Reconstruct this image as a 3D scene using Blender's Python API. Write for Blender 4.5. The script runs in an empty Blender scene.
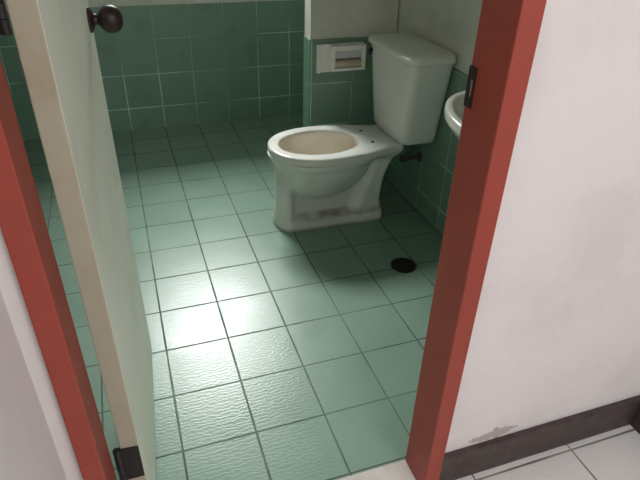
import bpy, bmesh, math
from mathutils import Vector, Matrix
C = bpy.context.scene.collection
scene = bpy.context.scene

# ------------------------------------------------------------------ materials
def srgb(r, g, b):
    f = lambda c: c / 12.92 if c <= .04045 else ((c + .055) / 1.055) ** 2.4
    return (f(r / 255), f(g / 255), f(b / 255), 1)

class NT:
    """tiny node helper"""
    def __init__(s, name):
        s.m = bpy.data.materials.new(name); s.m.use_nodes = True
        s.t = s.m.node_tree; s.b = s.t.nodes['Principled BSDF']
        s.geo = s.t.nodes.new('ShaderNodeNewGeometry')
        sp = s.t.nodes.new('ShaderNodeSeparateXYZ'); s.link(s.geo.outputs['Position'], sp.inputs[0])
        s.pos = s.geo.outputs['Position']; s.xyz = sp.outputs
    def link(s, a, b): s.t.links.new(a, b)
    def put(s, v, sock):
        if isinstance(v, bpy.types.NodeSocket): s.link(v, sock)
        else: sock.default_value = v
    def math(s, op, a, b=0.0, c=None, clamp=False):
        n = s.t.nodes.new('ShaderNodeMath'); n.operation = op; n.use_clamp = clamp
        s.put(a, n.inputs[0]); s.put(b, n.inputs[1])
        if c is not None: s.put(c, n.inputs[2])
        return n.outputs[0]
    def mix(s, f, a, b, mode='MIX'):
        n = s.t.nodes.new('ShaderNodeMix'); n.data_type = 'RGBA'; n.blend_type = mode
        s.put(f, n.inputs[0]); s.put(a, n.inputs[6]); s.put(b, n.inputs[7])
        return n.outputs[2]
    def noise(s, scale, detail=3, rough=.55, vec=None, color=False):
        n = s.t.nodes.new('ShaderNodeTexNoise'); n.inputs['Scale'].default_value = scale
        n.inputs['Detail'].default_value = detail; n.inputs['Roughness'].default_value = rough
        s.link(vec or s.pos, n.inputs['Vector'])
        return n.outputs['Color' if color else 'Fac']
    def ramp(s, v, lo, hi, a=0.0, b=1.0):
        n = s.t.nodes.new('ShaderNodeMapRange'); n.interpolation_type = 'SMOOTHSTEP'
        s.put(v, n.inputs[0]); n.inputs[1].default_value = lo; n.inputs[2].default_value = hi
        n.inputs[3].default_value = a; n.inputs[4].default_value = b
        return n.outputs[0]
    def combine(s, x, y, z=0.0):
        n = s.t.nodes.new('ShaderNodeCombineXYZ')
        for i, v in enumerate((x, y, z)): s.put(v, n.inputs[i])
        return n.outputs[0]
    def white(s, vec):
        n = s.t.nodes.new('ShaderNodeTexWhiteNoise'); s.link(vec, n.inputs['Vector']); return n.outputs['Value']
    def bump(s, h, strength, dist, prev=None):
        n = s.t.nodes.new('ShaderNodeBump'); n.inputs['Strength'].default_value = strength
        n.inputs['Distance'].default_value = dist; s.link(h, n.inputs['Height'])
        if prev is not None: s.link(prev, n.inputs['Normal'])
        return n.outputs[0]
    def out(s, col=None, rough=None, normal=None, **kw):
        if col is not None: s.put(col, s.b.inputs['Base Color'])
        if rough is not None: s.put(rough, s.b.inputs['Roughness'])
        if normal is not None: s.link(normal, s.b.inputs['Normal'])
        for k, v in kw.items(): s.put(v, s.b.inputs[k])
        return s.m

def tile_mat(name, ax, size, off, tile, grout, gw, rough, wavy, var=.12, dirt=None, spec=.5):
    n = NT(name)
    us = [n.math('DIVIDE', n.math('SUBTRACT', n.xyz[a], o), sz) for a, o, sz in zip(ax, off, size)]
    fr = [n.math('FRACT', u) for u in us]
    idx = n.combine(n.math('FLOOR', us[0]), n.math('FLOOR', us[1]))
    rnd = n.white(idx)
    # distance to nearest joint, metres
    ds = [n.math('MULTIPLY', n.math('MINIMUM', f, n.math('SUBTRACT', 1.0, f)), sz) for f, sz in zip(fr, size)]
    d = n.math('MINIMUM', ds[0], ds[1])
    wob = n.math('MULTIPLY', n.math('SUBTRACT', n.noise(9, 2), .5), gw * .9)
    d = n.math('ADD', d, wob)
    face = n.ramp(d, gw * .45, gw * .95)
    col = n.mix(n.math('MULTIPLY', rnd, var * 2), tile, tuple(c * .72 for c in tile[:3]) + (1,))
    cloud = n.ramp(n.noise(5, 1, .4), .3, .75)
    col = n.mix(n.math('MULTIPLY', cloud, .08), col, tuple(min(1, c * 1.35) for c in tile[:3]) + (1,))
    g2 = tuple(min(1, c * 2.3) for c in grout[:3]) + (1,)
    gcol = n.mix(n.ramp(n.noise(2.6, 3), .40, .60), grout, g2)
    col = n.mix(face, gcol, col)
    if dirt:
        dcol, lo, hi = dirt
        col = n.mix(n.math('MULTIPLY', n.ramp(n.noise(7, 2, .5), lo, hi), .45), col, dcol)
    rr = n.ramp(n.noise(5, 1), .3, .7, max(.283, rough), rough * 1.2)
    rr = n.math('ADD', rr, n.math('MULTIPLY', n.math('SUBTRACT', 1.0, face), .4), clamp=True)
    b = n.bump(face, .6, .0015)
    if wavy:
        w = n.t.nodes.new('ShaderNodeTexWave'); w.inputs['Scale'].default_value = 26
        w.inputs['Distortion'].default_value = 7; w.inputs['Detail'].default_value = 2; w.inputs['Detail Scale'].default_value = 2.2
        w.bands_direction = 'Y'; n.link(n.pos, w.inputs['Vector'])
        b = n.bump(w.outputs['Fac'], wavy, .002, b)
        b = n.bump(n.noise(90, 2), wavy * .6, .001, b)
    return n.out(col, rr, b, **{'Specular IOR Level': spec})

def plaster(name, col, stain, amount=.35, rough=.85, patch=None, low=None):
    n = NT(name)
    c = n.mix(n.math('MULTIPLY', n.ramp(n.noise(4, 5, .65), .42, .75), amount), col, stain)
    c = n.mix(n.math('MULTIPLY', n.ramp(n.noise(38, 3), .55, .8), amount * .4), c, stain)
    b = n.bump(n.noise(60, 4), .12, .003); b = n.bump(n.noise(9, 3), .15, .008, b)
    if patch:       # peeled paint: x0,x1 and a height line
        x0, x1, z0, sl, w = patch
        zc = n.math('ADD', n.math('MULTIPLY', n.math('SUBTRACT', n.xyz[0], x0), sl), z0)
        dz = n.math('ABSOLUTE', n.math('SUBTRACT', n.xyz[2], zc))
        dx = n.math('ABSOLUTE', n.math('SUBTRACT', n.xyz[0], (x0 + x1) / 2))
        e = n.math('ADD', n.math('DIVIDE', dz, w), n.math('POWER', n.math('DIVIDE', dx, (x1 - x0) / 2), 2.0))
        e = n.math('ADD', e, n.math('MULTIPLY', n.math('SUBTRACT', n.noise(34, 4), .5), 2.6))
        m = n.ramp(e, .78, .95, 1, 0)
        c = n.mix(n.math('MULTIPLY', m, .7), c, srgb(158, 147, 142))
        b = n.bump(m, -.8, .003, b)
    if low:
        c = n.mix(n.math('MULTIPLY', n.ramp(n.noise(14, 5, .7), .5, .7), low), c, srgb(150, 140, 128))
    return n.out(c, rough, b)

def paint(name, col, col2, rough, chips=None, amount=.4, scale=12, bump=.1):
    n = NT(name)
    c = n.mix(n.math('MULTIPLY', n.ramp(n.noise(scale, 4, .6), .4, .75), amount), col, col2)
    if chips:
        ccol, lo = chips
        c = n.mix(n.ramp(n.noise(70, 4, .6), lo, lo + .03), c, ccol)
    b = n.bump(n.noise(55, 3), bump, .002)
    return n.out(c, rough, b)

def simple(name, col, rough=.5, metal=0, **kw):
    n = NT(name)
    c = n.mix(n.math('MULTIPLY', n.noise(20, 3), .35), col, tuple(x * .6 for x in col[:3]) + (1,))
    return n.out(c, rough, None, Metallic=metal, **kw)

def porcelain(name, col, stains, rough=.22, stain=.35):
    n = NT(name)
    c = n.mix(n.math('MULTIPLY', n.ramp(n.noise(6, 2, .45), .4, .8), stain), col, srgb(168, 165, 150))
    if stains:
        # dirt lodged on the ledge of the foot and the inside of the bowl
        m = n.math('MULTIPLY', n.ramp(n.xyz[2], .036, .05), n.ramp(n.xyz[2], .058, .075, 1, 0))
        m = n.math('MULTIPLY', m, n.ramp(n.noise(16, 4), .3, .7, .2, .75))
        m = n.math('MULTIPLY', m, n.ramp(n.xyz[0], .60, .66))
        c = n.mix(m, c, srgb(120, 108, 86))
        m2 = n.math('MULTIPLY', n.ramp(n.xyz[2], 0, .02, 1, 0), .6)
        c = n.mix(m2, c, srgb(110, 98, 74))
    return n.out(c, n.ramp(n.noise(8, 1), .3, .8, rough - .03, rough + .045), None, **{'Coat Weight': .15, 'Coat Roughness': .15})

GREEN = srgb(128, 172, 148)
M = {}
M['floor'] = tile_mat('green_floor_tile', (0, 1), (.2, .2), (0, 0), srgb(127, 155, 138), srgb(66, 80, 68), .0036, .29, .09, dirt=(srgb(104, 120, 98), .5, 1.1), spec=.45)
WT = srgb(122, 153, 135); WG = srgb(136, 158, 145)
M['tile_back'] = tile_mat('green_tile_back', (0, 2), (.196, .193), (.01, .133), WT, WG, .0034, .3, .06, dirt=(srgb(60, 74, 54), .52, 1.05))
M['tile_part'] = tile_mat('green_tile_partition', (0, 2), (.2, .2), (1.012, .103), WT, WG, .0034, .3, .06)
M['tile_part_side'] = tile_mat('green_tile_partition_side', (1, 2), (.4, .2), (.85, .1), srgb(110, 150, 126), WG, .0034, .3, .06)
M['tile_side'] = tile_mat('green_tile_side', (1, 2), (.2, .195), (.43, .095), WT, WG, .0034, .3, .06, dirt=(srgb(60, 74, 54), .52, 1.05))
M['tile_front'] = tile_mat('green_tile_front', (0, 2), (.2, .195), (0, .095), WT, WG, .0034, .3, .06)
M['hall_floor'] = tile_mat('white_floor_tile', (0, 1), (.3, .3), (1.0, -.718), srgb(226, 226, 224), srgb(100, 96, 92), .004, .4, .05, var=.03, dirt=(srgb(150, 140, 128), .6, .9))
M['threshold'] = plaster('threshold_stone', srgb(206, 202, 196), srgb(150, 144, 134), .5, .55)
M['bath_paint'] = plaster('bathroom_paint', srgb(214, 216, 204), srgb(172, 177, 160), .5)
M['hall_paint'] = plaster('hall_paint', srgb(225, 220, 219), srgb(200, 193, 192), .4, patch=(.665, .835, .117, .06, .019))
M['side_paint'] = plaster('hall_side_paint', srgb(228, 221, 221), srgb(204, 196, 197), .3)
M['ceiling'] = plaster('ceiling_paint', srgb(190, 190, 182), srgb(164, 164, 154), .3)
M['red'] = paint('red_frame_paint', srgb(154, 65, 51), srgb(134, 54, 44), .5, chips=(srgb(200, 170, 150), .80))
M['skirt'] = paint('dark_skirting', srgb(66, 54, 52), srgb(98, 86, 82), .55, amount=.5, scale=26, bump=.3)
M['door_face'] = paint('door_face_paint', srgb(224, 229, 212), srgb(202, 207, 188), .5, amount=.5, scale=5)
M['door_edge'] = paint('door_edge_paint', srgb(172, 167, 147), srgb(156, 143, 122), .7, amount=.6, scale=9)
M['black_metal'] = simple('blackened_metal', srgb(34, 32, 32), .45, .3)
M['knob'] = simple('dark_bronze_knob', srgb(50, 38, 35), .48, .3)
M['plate'] = simple('aged_brass_plate', srgb(62, 58, 48), .45, .6)
M['chrome'] = simple('dull_chrome', srgb(150, 152, 148), .3, .8)
M['dark'] = simple('dark_hole', srgb(14, 14, 12), .8)
M['bowl'] = porcelain('stained_porcelain', srgb(226, 229, 221), True)
M['inside'] = paint('stained_bowl_glaze', srgb(228, 222, 208), srgb(204, 190, 166), .3, amount=.6, scale=8, bump=.0)
M['tank'] = porcelain('tank_porcelain', srgb(228, 232, 224), False, stain=.12)
M['sink'] = porcelain('sink_porcelain', srgb(222, 226, 216), False)
M['water'] = simple('bowl_water', srgb(120, 112, 92), .05)
M['holder'] = paint('aged_white_plastic', srgb(243, 243, 236), srgb(220, 217, 204), .4, amount=.4)
M['flap'] = paint('greyed_plastic', srgb(206, 208, 208), srgb(180, 180, 176), .35)
M['tube'] = paint('brown_cardboard', srgb(204, 192, 172), srgb(164, 146, 120), .8)
M['frame_white'] = paint('window_frame_paint', srgb(220, 222, 218), srgb(200, 200, 196), .5)
M['valve'] = simple('tarnished_metal', srgb(96, 94, 86), .5, .3)
M['hose'] = simple('braided_hose', srgb(120, 122, 120), .4, .5)

# ------------------------------------------------------------------ mesh helpers
def obj(name, bm, mats, parent=None, smooth=False, bevel=0, autosmooth=None):
    me = bpy.data.meshes.new(name)
    bmesh.ops.recalc_face_normals(bm, faces=bm.faces[:])
    bm.to_mesh(me); bm.free()
    if not isinstance(mats, (list, tuple)): mats = [mats]
    for m in mats: me.materials.append(m)
    if smooth or autosmooth:
        for p in me.polygons: p.use_smooth = True
    o = bpy.data.objects.new(name, me); C.objects.link(o)
    if autosmooth:
        me.set_sharp_from_angle(angle=math.radians(autosmooth))
    if parent is not None:
        o.parent = parent
        o.matrix_parent_inverse = Matrix.Translation(parent.location).inverted()
    if bevel:
        b = o.modifiers.new('bevel', 'BEVEL'); b.width = bevel; b.segments = 2; b.limit_method = 'ANGLE'
        if bevel > .005:
            b.segments = 4; b.harden_normals = True
            for p in me.polygons: p.use_smooth = True
    return o

def thing(name, label, cat, loc, group=None):
    o = bpy.data.objects.new(name, None); C.objects.link(o)
    o.location = loc; o.empty_display_size = .1
    o['label'] = label; o['category'] = cat
    if group: o['group'] = group
    return o

def struct(name, bm, mats, **kw):
    o = obj(name, bm, mats, **kw); o['kind'] = 'structure'; return o

def box(bm, a, b, mi=0):
    vs = [bm.verts.new((x, y, z)) for x in (a[0], b[0]) for y in (a[1], b[1]) for z in (a[2], b[2])]
    for f in ((0, 1, 3, 2), (4, 6, 7, 5), (0, 4, 5, 1), (2, 3, 7, 6), (0, 2, 6, 4), (1, 5, 7, 3)):
        bm.faces.new([vs[i] for i in f]).material_index = mi

def B(*boxes):
    bm = bmesh.new()
    for bx in boxes: box(bm, *bx)
    return bm

def loft(bm, rings, cap0=True, cap1=True, mi=0):
    R = [[bm.verts.new(p) for p in r] for r in rings]
    n = len(R[0])
    for a, b in zip(R, R[1:]):
        for i in range(n):
            bm.faces.new((a[i], a[(i + 1) % n], b[(i + 1) % n], b[i])).material_index = mi
    if cap0: bm.faces.new(R[0][::-1]).material_index = mi
    if cap1: bm.faces.new(R[-1]).material_index = mi
    return R

def lathe(bm, prof, origin, axis, n=32, mi=0):
    """prof: (distance along axis, radius)"""
    axis = Vector(axis).normalized()
    u = axis.orthogonal().normalized(); v = axis.cross(u)
    o = Vector(origin)
    loft(bm, [[o + axis * d + (u * math.cos(2 * math.pi * k / n) + v * math.sin(2 * math.pi * k / n)) * max(r, 1e-5) for k in range(n)] for d, r in prof], mi=mi)

def tube(bm, pts, r, n=10):
    pts = [Vector(p) for p in pts]; rings = []
    for i, p in enumerate(pts):
        t = (pts[min(i + 1, len(pts) - 1)] - pts[max(i - 1, 0)]).normalized()
        u = t.cross(Vector((.3, .2, 1))).normalized(); v = t.cross(u)
        rings.append([p + (u * math.cos(2 * math.pi * k / n) + v * math.sin(2 * math.pi * k / n)) * r for k in range(n)])
    loft(bm, rings)

def rrect(x0, x1, y0, y1, z, r, n=6, bulge=0):
    """rounded rectangle outline; the -x side may bulge outwards"""
    pts = []
    for cx, cy, a0 in ((x1 - r, y1 - r, 0), (x0 + r, y1 - r, 90), (x0 + r, y0 + r, 180), (x1 - r, y0 + r, 270)):
        for k in range(n + 1):
            a = math.radians(a0 + 90 * k / n)
            pts.append((cx + r * math.cos(a), cy + r * math.sin(a), z))
        if a0 == 90:
            for k in range(1, 6):
                pts.append((x0, y1 - r + (y0 - y1 + 2 * r) * k / 6, z))
    if bulge:
        ym, hw = (y0 + y1) / 2, (y1 - y0) / 2
        q = []
        for x, y, zz in pts:
            w = max(0, min(1, (x1 - x) / (x1 - x0)))
            q.append((x - bulge * w * (1 - ((y - ym) / hw) ** 2), y, zz))
        pts = q
    return pts

# ------------------------------------------------------------------ the setting
XL, XR = -.6, 1.22          # bathroom side walls
YB = 1.96                   # bathroom back wall
YD = -.607                  # bathroom side of the door wall / threshold
YF = -.685                  # hall side of the door wall
JL, JR = -.1385, .5525       # door opening
CEIL = 2.4
TT = .70                    # top of the wall tiles
T = .007                    # tile thickness

struct('floor', B(((XL - .1, YD, -.06), (XR + .1, YB + .1, 0))), M['floor'])
struct('ceiling', B(((XL - .1, YF, CEIL), (XR + .1, YB + .1, CEIL + .08))), M['ceiling'])
# back wall with a window opening high up
WX0, WX1, WZ0, WZ1 = 0, .76, 1.45, 2.08
struct('wall_back', B(((XL - .1, YB, 0), (XR + .1, YB + .1, TT - .005), 0), ((XL - .1, YB + T, TT - .005), (XR + .1, YB + .1, WZ0), 1),
       ((XL - .1, YB + T, WZ0), (WX0, YB + .1, WZ1), 1), ((WX1, YB + T, WZ0), (XR + .1, YB + .1, WZ1), 1),
       ((XL - .1, YB + T, WZ1), (XR + .1, YB + .1, CEIL), 1)), [M['tile_back'], M['bath_paint']])
fw = .03
win = struct('window_1', B(((WX0, YB - .01, WZ0), (WX0 + fw, YB + .06, WZ1)), ((WX1 - fw, YB - .01, WZ0), (WX1, YB + .06, WZ1)),
       ((WX0, YB - .01, WZ0), (WX1, YB + .06, WZ0 + fw)), ((WX0, YB - .01, WZ1 - fw), (WX1, YB + .06, WZ1))), M['frame_white'])
struct('wall_left', B(((XL - .1, YD, 0), (XL, YB, TT), 0), ((XL - .1, YD, TT), (XL - T, YB, CEIL), 1)), [M['tile_side'], M['bath_paint']])
struct('wall_right', B(((XR, YD, 0), (XR + .1, YB, TT - .012), 0), ((XR + T, YD, TT - .012), (XR + .1, YB, CEIL), 1)), [M['tile_side'], M['bath_paint']])
# stub partition beside the toilet
PX, PY0, PY1 = .8035, 1.0, 1.09
bm = bmesh.new()
box(bm, (PX, PY0, 0), (XR, PY1, TT), 0)
for f in bm.faces:
    if abs(f.normal.x) > .9 or abs(f.calc_center_median().x - PX) < 1e-4: f.material_index = 2
box(bm, (PX + .003, PY0 + .004, TT), (XR, PY1 - .004, CEIL), 1)
struct('wall_partition', bm, [M['tile_part'], M['bath_paint'], M['tile_part_side']])
# the wall with the doorway
JW = .0415; JWL = .0365
def front(x0, x1, z0, z1):
    bm = bmesh.new()
    box(bm, (x0, YF, z0), (x1, YD - .02, z1), 0)
    zt = min(z1, TT)
    if z0 < TT: box(bm, (x0, YD - .02, z0), (x1, YD - .005, zt), 1)
    if z1 > TT: box(bm, (x0, YD - .02, max(z0, TT)), (x1, YD - .009, z1), 2)
    return bm
fm = [M['hall_paint'], M['tile_front'], M['bath_paint']]
DH = 1.98
struct('wall_front_left', front(XL - .1, JL - JWL + .002, 0, CEIL), fm)
struct('wall_front_right', front(JR + JW - .002, XR + .12, 0, CEIL), fm)
struct('wall_front_top', front(JL - JWL + .002, JR + JW - .002, DH + JW, CEIL), fm)
# hall side
HX = 1.236
struct('floor_hall', B(((-.3, -3.2, -.06), (1.4, YF + .01, 0))), M['hall_floor'])
struct('trim_1', B(((JL - JWL, YF - .024, -.06), (JR + JW, YD, .0012))), M['threshold'])
struct('wall_hall_left', B(((-.3, -3.2, 0), (-.205, YF, CEIL))), M['side_paint'])
struct('ceiling_hall_sky_block', B(((-.3, -3.3, CEIL), (1.4, YF, CEIL + .08))), M['ceiling'])  # unseen ceiling, added to keep sky and window lamp light out of the hall
struct('wall_hall_back_sky_block', B(((-.3, -3.3, 0), (1.4, -3.2, CEIL))), M['side_paint'])  # unseen wall, added to close the hall against world light
struct('wall_hall_right', B(((HX, -3.2, 0), (HX + .1, YF, CEIL))), M['hall_paint'])
struct('baseboard_front', B(((JR + JW - .002, YF - .017, 0), (HX, YF, .105))), M['skirt'], bevel=.003)
struct('baseboard_right', B(((HX - .017, -3.2, 0), (HX, YF - .017, .105))), M['skirt'], bevel=.003)

# red door frame (jambs and head) with its strike plate
YJ = -.708
bm = B(((JL - JWL, YJ, 0), (JL, YD, DH + JW)), ((JR, YJ, 0), (JR + JW, YD, DH + JW)), ((JL, YJ, DH), (JR, YD, DH + JW)))
fr = struct('trim_2', bm, M['red'], bevel=.003)
fr['label'] = 'red painted door frame around the bathroom doorway'
bm = bmesh.new()
zs = (.97, 1.038); y0, y1 = YD - .021, YD - .001
# plate with a rectangular latch hole: four bars around the hole
hy0, hy1, hz0, hz1 = y0 + .004, y1 - .009, .988, 1.017
box(bm, (JR - .0025, y0, zs[0]), (JR + .001, y1, hz0)); box(bm, (JR - .0025, y0, hz1), (JR + .001, y1, zs[1]))
box(bm, (JR - .0025, y0, hz0), (JR + .001, hy0, hz1)); box(bm, (JR - .0025, hy1, hz0), (JR + .001, y1, hz1))
sp = obj('strike_plate', bm, M['plate'], fr); sp['label'] = 'dark metal strike plate on the red frame'
obj('latch_hole', B(((JR - .0008, hy0, hz0), (JR + .0005, hy1, hz1))), simple('latch_recess', srgb(168, 146, 136), .7), fr)

# ------------------------------------------------------------------ door leaf, swung open into the bathroom
DA = math.atan2(.039, .603)                # a little less than square to the wall
dn = Vector((math.sin(DA), math.cos(DA), 0)); dr = Vector((math.cos(DA), -math.sin(DA), 0))
DTH, DW = .036, .62
P0 = Vector((-.0835, -.6, 0))              # hinge-side corner on the face turned to the room
bm = bmesh.new()
def dpt(u, w, z):                          # u along the leaf, w across it (0 = right face)
    p = P0 + dn * u - dr * w
    return Vector((p.x + .001 * (z - .25) * (1 - u / DW), p.y, z))
rings = [[dpt(0, 0, z), dpt(DW, 0, z), dpt(DW, DTH, z), dpt(0, DTH, z)] for z in (.008, .3, .7, 1.1, 1.5, DH - .005)]
loft(bm, rings)
bm.normal_update()
bmesh.ops.recalc_face_normals(bm, faces=bm.faces[:])
for f in bm.faces:
    if f.normal.y < -.8: f.material_index = 1
door = struct('door_1', bm, [M['door_face'], M['door_edge']], bevel=.002)
door['label'] = 'off-white door leaf standing open into the bathroom'
for side in (1, -1):
    bm = bmesh.new()
    base = dpt(DW - .055, 0 if side == 1 else DTH, 1.022)
    lathe(bm, [(0, .027), (.004, .027), (.008, .022), (.012, .012), (.018, .011), (.022, .015), (.027, .0225), (.034, .0275), (.043, .0295), (.053, .0285), (.062, .024), (.068, .016), (.070, .008), (.0705, 0)], base, dr * side, 28)
    k = obj('door_knob', bm, M['knob'], door, smooth=True, autosmooth=50); k['label'] = 'dark round door knob'
def hinge(z0, z1, leaf):
    bm = bmesh.new()
    a = dpt(0, .001, (z0 + z1) / 2); b = dpt(0, DTH, (z0 + z1) / 2)
    if leaf: box(bm, (b.x - .006, b.y - .0045, z0), (a.x, b.y + .004, z1))
    cx = b.x - .008
    for i in range(5):
        h = (z1 - z0) / 5
        lathe(bm, [(0, .0065), (.0006, .0072), (h - .0012, .0072), (h - .0004, .0065)], (cx, b.y - .001, z0 + i * h), (0, 0, 1), 14)
    h = obj('door_hinge', bm, M['black_metal'], door, autosmooth=40); h['label'] = 'black butt hinge'
hinge(.212, .308, True); hinge(1.118, 1.213, False); hinge(1.72, 1.815, True)

# ------------------------------------------------------------------ toilet
YC = .67
toilet = thing('toilet', 'off-white two-piece toilet without a seat, tank against the tiled wall', 'toilet', (.75, YC, 0))
def sstep(x, a, b):
    t = max(0, min(1, (x - a) / (b - a))); return t * t * (3 - 2 * t)
def smax(*v, p=7):
    return sum(max(0, a) ** p for a in v) ** (1 / p)
def rim_hw(x):
    e = .183 * max(0, 1 - abs((x - .7555) / .2305) ** 2.25) ** (1 / 2.1) if abs(x - .7555) < .2305 else 0
    s = .172 - .048 * sstep(x, .84, 1.08)
    s *= sstep(x, .74, .9)
    return smax(e, s, p=10)
def hw(x, z):
    if z >= .335: return rim_hw(x)
    col = .092 * (1 - sstep(x, .585, .655))
    foot = .098 * (1 - sstep(z, .04, .075))
    rec = .054
    rear = .088 * sstep(x - (z - .15) * .35, .85, .94)
    q = 1 - ((x - .745) / .238) ** 2 - ((.335 - z) / .215) ** 2
    bulge = .178 * max(0, q) ** .5
    body = smax(col, rec, rear, foot, bulge, p=7)
    # near the top everything flows into the rim outline
    k = sstep(z, .285, .335)
    return body * (1 - k) + max(body, rim_hw(x) * .985) * k if x > .9 else smax(body, rim_hw(x) * .97 * sstep(z, .27, .32), p=10)
def x0(z):
    if z >= .335: return .526
    return .548 - .012 * (1 - sstep(z, 0, .13)) - .028 * sstep(z, .27, .335)
def x1(z):
    return 1.032 - .012 * sstep(z, .03, .1) + .010 * sstep(z, .1, .22) + .085 * max(0, (z - .19) / .176) ** 1.5
NP = 112
def level(z, inset=0.0, zz=None):
    a, b = x0(z) + inset, x1(z) - inset
    r0, r1 = .095, .03
    pts = []
    for k in range(NP):
        th = 2 * math.pi * k / NP
        c = math.cos(th)
        x = (a + b) / 2 + (b - a) / 2 * c
        h = hw(x, z) - inset
        if z < .335:
            f0 = max(0, r0 - (x - a)) / r0; f1 = max(0, r1 - (b - x)) / r1
            h *= math.sqrt(max(0, 1 - f0 ** 2.4)) * math.sqrt(max(0, 1 - f1 ** 2.4))
            if z > .27:
                k2 = sstep(z, .27, .335)
                pass
        else:
            f1 = max(0, r1 - (b - x)) / r1
            h *= math.sqrt(max(0, 1 - f1 ** 2.4))
        s = math.sin(th)
        y = YC + (h if s > 1e-6 else -h if s < -1e-6 else 0)
        pts.append((x, y, z if zz is None else zz))
    return pts
zs = [0, .004, .03, .042, .048, .055, .062, .07, .085] + [.10 + .0125 * i for i in range(19)] + [.3349]
RT = .366
rings = [level(z) for z in zs]
rings += [level(.336, -.001, .337), level(.336, -.002, .345), level(.336, -.002, .354), level(.336, .001, .361), level(.336, .006, .3645), level(.336, .012, RT)]
def hole(a, b, z, cx=.741, n=2.15):
    pts = []
    for k in range(NP):
        th = 2 * math.pi * k / NP; c, s = math.cos(th), math.sin(th)
        pts.append((cx + a * c, YC + b * math.copysign(abs(s) ** (2 / n), s) if abs(s) > 1e-6 else YC, z))
    return pts
outer = level(.336, .012, RT); inn = hole(.176, .130, RT)
for t in (.33, .66):
    rings.append([tuple(o[i] * (1 - t) + q[i] * t for i in range(3)) for o, q in zip(outer, inn)])
rings.append(inn)
bm = bmesh.new()
R = loft(bm, rings + [hole(.172, .126, .363), hole(.169, .123, .357)], cap1=False)
last = R[-1]
# inside of the bowl
inner = [hole(.168, .122, .345), hole(.172, .126, .33), hole(.168, .122, .30), hole(.150, .108, .26, .75), hole(.115, .085, .215, .765), hole(.08, .062, .19, .78), hole(.065, .05, .165, .785), hole(.05, .04, .14, .785)]
prev = last
for ri in inner:
    vs = [bm.verts.new(p) for p in ri]
    for i in range(NP):
        bm.faces.new((prev[i], prev[(i + 1) % NP], vs[(i + 1) % NP], vs[i])).material_index = 1
    prev = vs
bm.faces.new(prev).material_index = 1
obj('bowl', bm, [M['bowl'], M['inside']], toilet, autosmooth=55)
bm = bmesh.new(); loft(bm, [hole(.0755, .0575, .182, .7805), hole(.0775, .0595, .187, .7803)])
w = obj('water', bm, M['water'], toilet); w['label'] = 'water at the bottom of the bowl'
for yy in (.606, .735):
    bm = bmesh.new()
    lathe(bm, [(-.004, .007), (.0006, .0082), (.001, .0075), (.0004, .004)], (.957, yy, RT), (0, 0, 1), 18)
    h = obj('seat_bolt_hole', bm, M['dark'], toilet); h['label'] = 'dark stained hole for the missing seat'
# tank
def lerp(a, b, t): return a + (b - a) * t
bm = bmesh.new(); rings = []
for i, (z, ins) in enumerate([(.3665, .012), (.369, .005), (.376, 0)] + [(.376 + .04 * k, 0) for k in range(1, 9)] + [(.7145, 0)]):
    t = (z - .3665) / (.712 - .3665)
    rings.append(rrect(lerp(1.056, 1.033, t) + ins, 1.216, lerp(.519, .460, t) + ins, lerp(.838, .872, t) - ins, z, .034, 7, bulge=.012))
loft(bm, rings)
tank = obj('tank', bm, M['tank'], toilet, autosmooth=60)
bm = bmesh.new()
rings = [rrect(1.020 + i, 1.2175, .446 + i, .884 - i, z + .011, .034, 7, bulge=.012) for i, z in ((.006, .7035), (.001, .705), (0, .709), (0, .719), (.002, .724), (.008, .729), (.02, .7325), (.04, .7345), (.06, .7355))]
loft(bm, rings)
obj('tank_lid', bm, M['tank'], toilet, autosmooth=60)
bm = bmesh.new()
lathe(bm, [(0, .012), (.006, .012), (.009, .006), (.016, .006)], (1.029, .838, .684), (-1, 0, 0), 18)
tube(bm, [(1.014, .838, .684), (1.010, .828, .684), (1.006, .81, .682), (1.004, .795, .680)], .0055)
lv = obj('flush_lever', bm, M['black_metal'], tank, autosmooth=40); lv['label'] = 'dark flush lever'

# ------------------------------------------------------------------ water supply behind the toilet
v = thing('supply_valve', 'small metal angle valve on the tiled wall under the toilet tank', 'valve', (XR, .655, .22))
bm = bmesh.new(); lathe(bm, [(0, .024), (.004, .024), (.008, .016), (.009, .010), (.05, .010), (.052, .013), (.075, .013), (.078, .0)], (XR, .655, .245), (-1, 0, 0), 20)
lathe(bm, [(0, .010), (.028, .010), (.03, .008)], (XR - .062, .655, .245), (0, 0, 1), 14)
obj('valve_body', bm, M['valve'], v, autosmooth=40)
bm = bmesh.new()
lathe(bm, [(0, .008), (.004, .017), (.014, .017), (.018, .012)], (XR - .078, .655, .245), (-1, 0, 0), 8)
obj('valve_handle', bm, M['valve'], v, autosmooth=40)
bm = bmesh.new(); tube(bm, [(XR - .062, .655, .272), (XR - .062, .655, .295), (XR - .064, .652, .32), (XR - .068, .65, .345), (XR - .07, .65, .3655)], .006)
obj('hose', bm, M['hose'], v, smooth=True)

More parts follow.
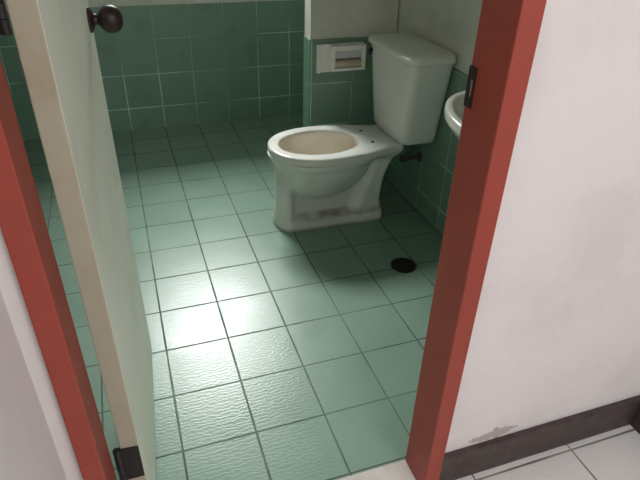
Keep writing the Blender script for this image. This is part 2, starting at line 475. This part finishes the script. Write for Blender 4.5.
# ------------------------------------------------------------------ wash basin on the right wall
sink = thing('wash_basin', 'white wall-hung wash basin half hidden behind the red door frame', 'sink', (XR, -.2, .60))
SZ = .742
def soval(a, b, z, cx=1.062, wall=XR):
    pts = []
    for k in range(72):
        th = 2 * math.pi * k / 72
        x = cx + a * math.cos(th); y = -.2 + b * math.sin(th)
        if math.cos(th) > 0:      # squared off towards the wall
            x = cx + (wall - cx) * min(1, 1.25 * math.cos(th)); 
            y = -.2 + b * math.copysign(abs(math.sin(th)) ** .55, math.sin(th))
        pts.append((x, y, z))
    return pts
def sin_(a, b, z): 
    return [(1.048 + a * math.cos(2 * math.pi * k / 72), -.2 + b * math.sin(2 * math.pi * k / 72), z) for k in range(72)]
bm = bmesh.new()
loft(bm, [soval(.09, .11, .575, 1.10), soval(.12, .16, .60, 1.09), soval(.165, .225, .64, 1.075), soval(.198, .272, .685), soval(.212, .292, .705), soval(.2165, .2985, .712), soval(.2185, .3, .722), soval(.2185, .3, .733), soval(.217, .298, .739), soval(.213, .293, SZ),
          sin_(.186, .272, SZ), sin_(.180, .266, .739), sin_(.174, .258, .728), sin_(.145, .22, .69), sin_(.115, .165, .645), sin_(.06, .08, .622), sin_(.022, .022, .618)])
obj('basin', bm, M['sink'], sink, autosmooth=60)
bm = bmesh.new(); lathe(bm, [(0, .021), (.003, .021), (.004, .012), (.002, .0)], (1.048, -.2, .6185), (0, 0, 1), 20)
obj('drain_ring', bm, M['chrome'], sink, autosmooth=40)
bm = bmesh.new(); tube(bm, [(1.10, -.2, .58), (1.10, -.2, .42), (1.105, -.2, .385), (1.13, -.2, .37), (1.155, -.2, .385), (1.17, -.2, .41), (1.195, -.2, .42), (XR - .001, -.2, .42)], .018, 14)
obj('trap_pipe', bm, M['chrome'], sink, smooth=True)

# ------------------------------------------------------------------ toilet paper holder on the partition
ph = thing('toilet_paper_holder', 'aged white plastic toilet paper box on the partition tiles left of the tank', 'toilet paper holder', (.95, PY0, .555))
y = PY0
HX0, HX1, HZ0, HZ1 = .834, 1.058, .556, .680
bm = B(((HX0, y - .008, HZ0), (HX1, y, HZ1)))
obj('back_plate', bm, M['holder'], ph, bevel=.003)
bm = B(((HX0, y - .020, HZ0), (HX0 + .017, y - .006, HZ1)))
obj('side_flange', bm, M['holder'], ph, bevel=.004)
# protruding hood: a picture-frame box around the roll opening
hx0, hx1, d = .892, 1.056, .045
bm = B(((hx0, y - d, HZ0 + .010), (hx0 + .018, y - .006, HZ1 - .002)), ((hx1 - .016, y - d, HZ0 + .010), (hx1, y - .006, HZ1 - .002)),
       ((hx0 + .018, y - d, HZ1 - .024), (hx1 - .016, y - .006, HZ1 - .002)), ((hx0 + .018, y - d, HZ0 + .010), (hx1 - .016, y - .006, HZ0 + .024)))
obj('hood', bm, M['holder'], ph, bevel=.003)
bm = B(((hx0 + .018, y - d + .012, HZ1 - .060), (hx1 - .016, y - d + .016, HZ1 - .022)))
obj('flap', bm, M['flap'], ph, bevel=.001)
bm = bmesh.new(); lathe(bm, [(0, .014), (.001, .0165), (hx1 - hx0 - .037, .0165), (hx1 - hx0 - .036, .014)], (hx0 + .019, y - .028, HZ0 + .040), (1, 0, 0), 22)
t_ = obj('roll_core', bm, M['tube'], ph, autosmooth=40); t_['label'] = 'bare brown roll core'

# ------------------------------------------------------------------ floor drain
dr_ = thing('floor_drain', 'round dark drain set in the green floor near the toilet', 'drain', (.948, .208, 0))
bm = bmesh.new()
N = 40
def circ(r, z): return [(.948 + r * math.cos(2 * math.pi * k / N), .208 + r * math.sin(2 * math.pi * k / N), z) for k in range(N)]
loft(bm, [circ(.052, .0), circ(.052, .002), circ(.050, .003), circ(.046, .003), circ(.045, .0005)], cap0=False, cap1=False)
obj('drain_rim', bm, M['black_metal'], dr_)
bm = bmesh.new(); loft(bm, [circ(.0455, .0004), circ(.0455, .0012)])
obj('drain_well', bm, M['dark'], dr_)
bm = bmesh.new()
for i in range(-3, 4):
    h = math.sqrt(.044 ** 2 - (i * .012) ** 2)
    box(bm, (.948 + i * .012 - .0025, .208 - h, .0012), (.948 + i * .012 + .0025, .208 + h, .0024))
obj('grate', bm, M['black_metal'], dr_)

# ------------------------------------------------------------------ light
w = bpy.data.worlds.new('World'); scene.world = w; w.use_nodes = True
bg = w.node_tree.nodes['Background']; bg.inputs[0].default_value = (.93, .96, 1, 1); bg.inputs[1].default_value = 3.5
def area(name, loc, target, sx, sy, power, col):
    l = bpy.data.lights.new(name, 'AREA'); l.shape = 'RECTANGLE'; l.size = sx; l.size_y = sy; l.energy = power; l.color = col
    o = bpy.data.objects.new(name, l); C.objects.link(o); o.location = loc
    o.rotation_euler = (Vector(target) - Vector(loc)).to_track_quat('-Z', 'Y').to_euler()
    return o
# daylight in the window opening
wl = area('window_daylight', (.45, 2.85, 2.62), (.50, .55, .25), 1.0, 1.0, 134, (1, 1, .99))
wl.data.spread = math.radians(130)
# daylight of the hall, high behind the camera
area('hall_daylight', (.80, -2.9, 1.9), (.5, -.7, .8), .8, .9, 24.5, (1, .99, .985))

# ------------------------------------------------------------------ camera
cam = bpy.data.cameras.new('Camera'); co = bpy.data.objects.new('Camera', cam); C.objects.link(co)
rt = Vector((.9452, -.3257, .0247)); up = Vector((.1557, .5158, .8425)); fwd = Vector((.2871, .7924, -.5382))
rt.normalize(); fwd.normalize(); up = rt.cross(fwd).normalized()
m = Matrix((rt, up, -fwd)).transposed().to_4x4(); m.translation = Vector((.00183, -1.41658, 1.29004))
co.matrix_world = m
cam.sensor_width = 36; cam.lens = 563.3 * 36 / 640; cam.clip_start = .02
scene.camera = co
vs = scene.view_settings
vs.view_transform = 'Standard'; vs.look = 'None'; vs.exposure = 0; vs.gamma = 1; vs.use_curve_mapping = False
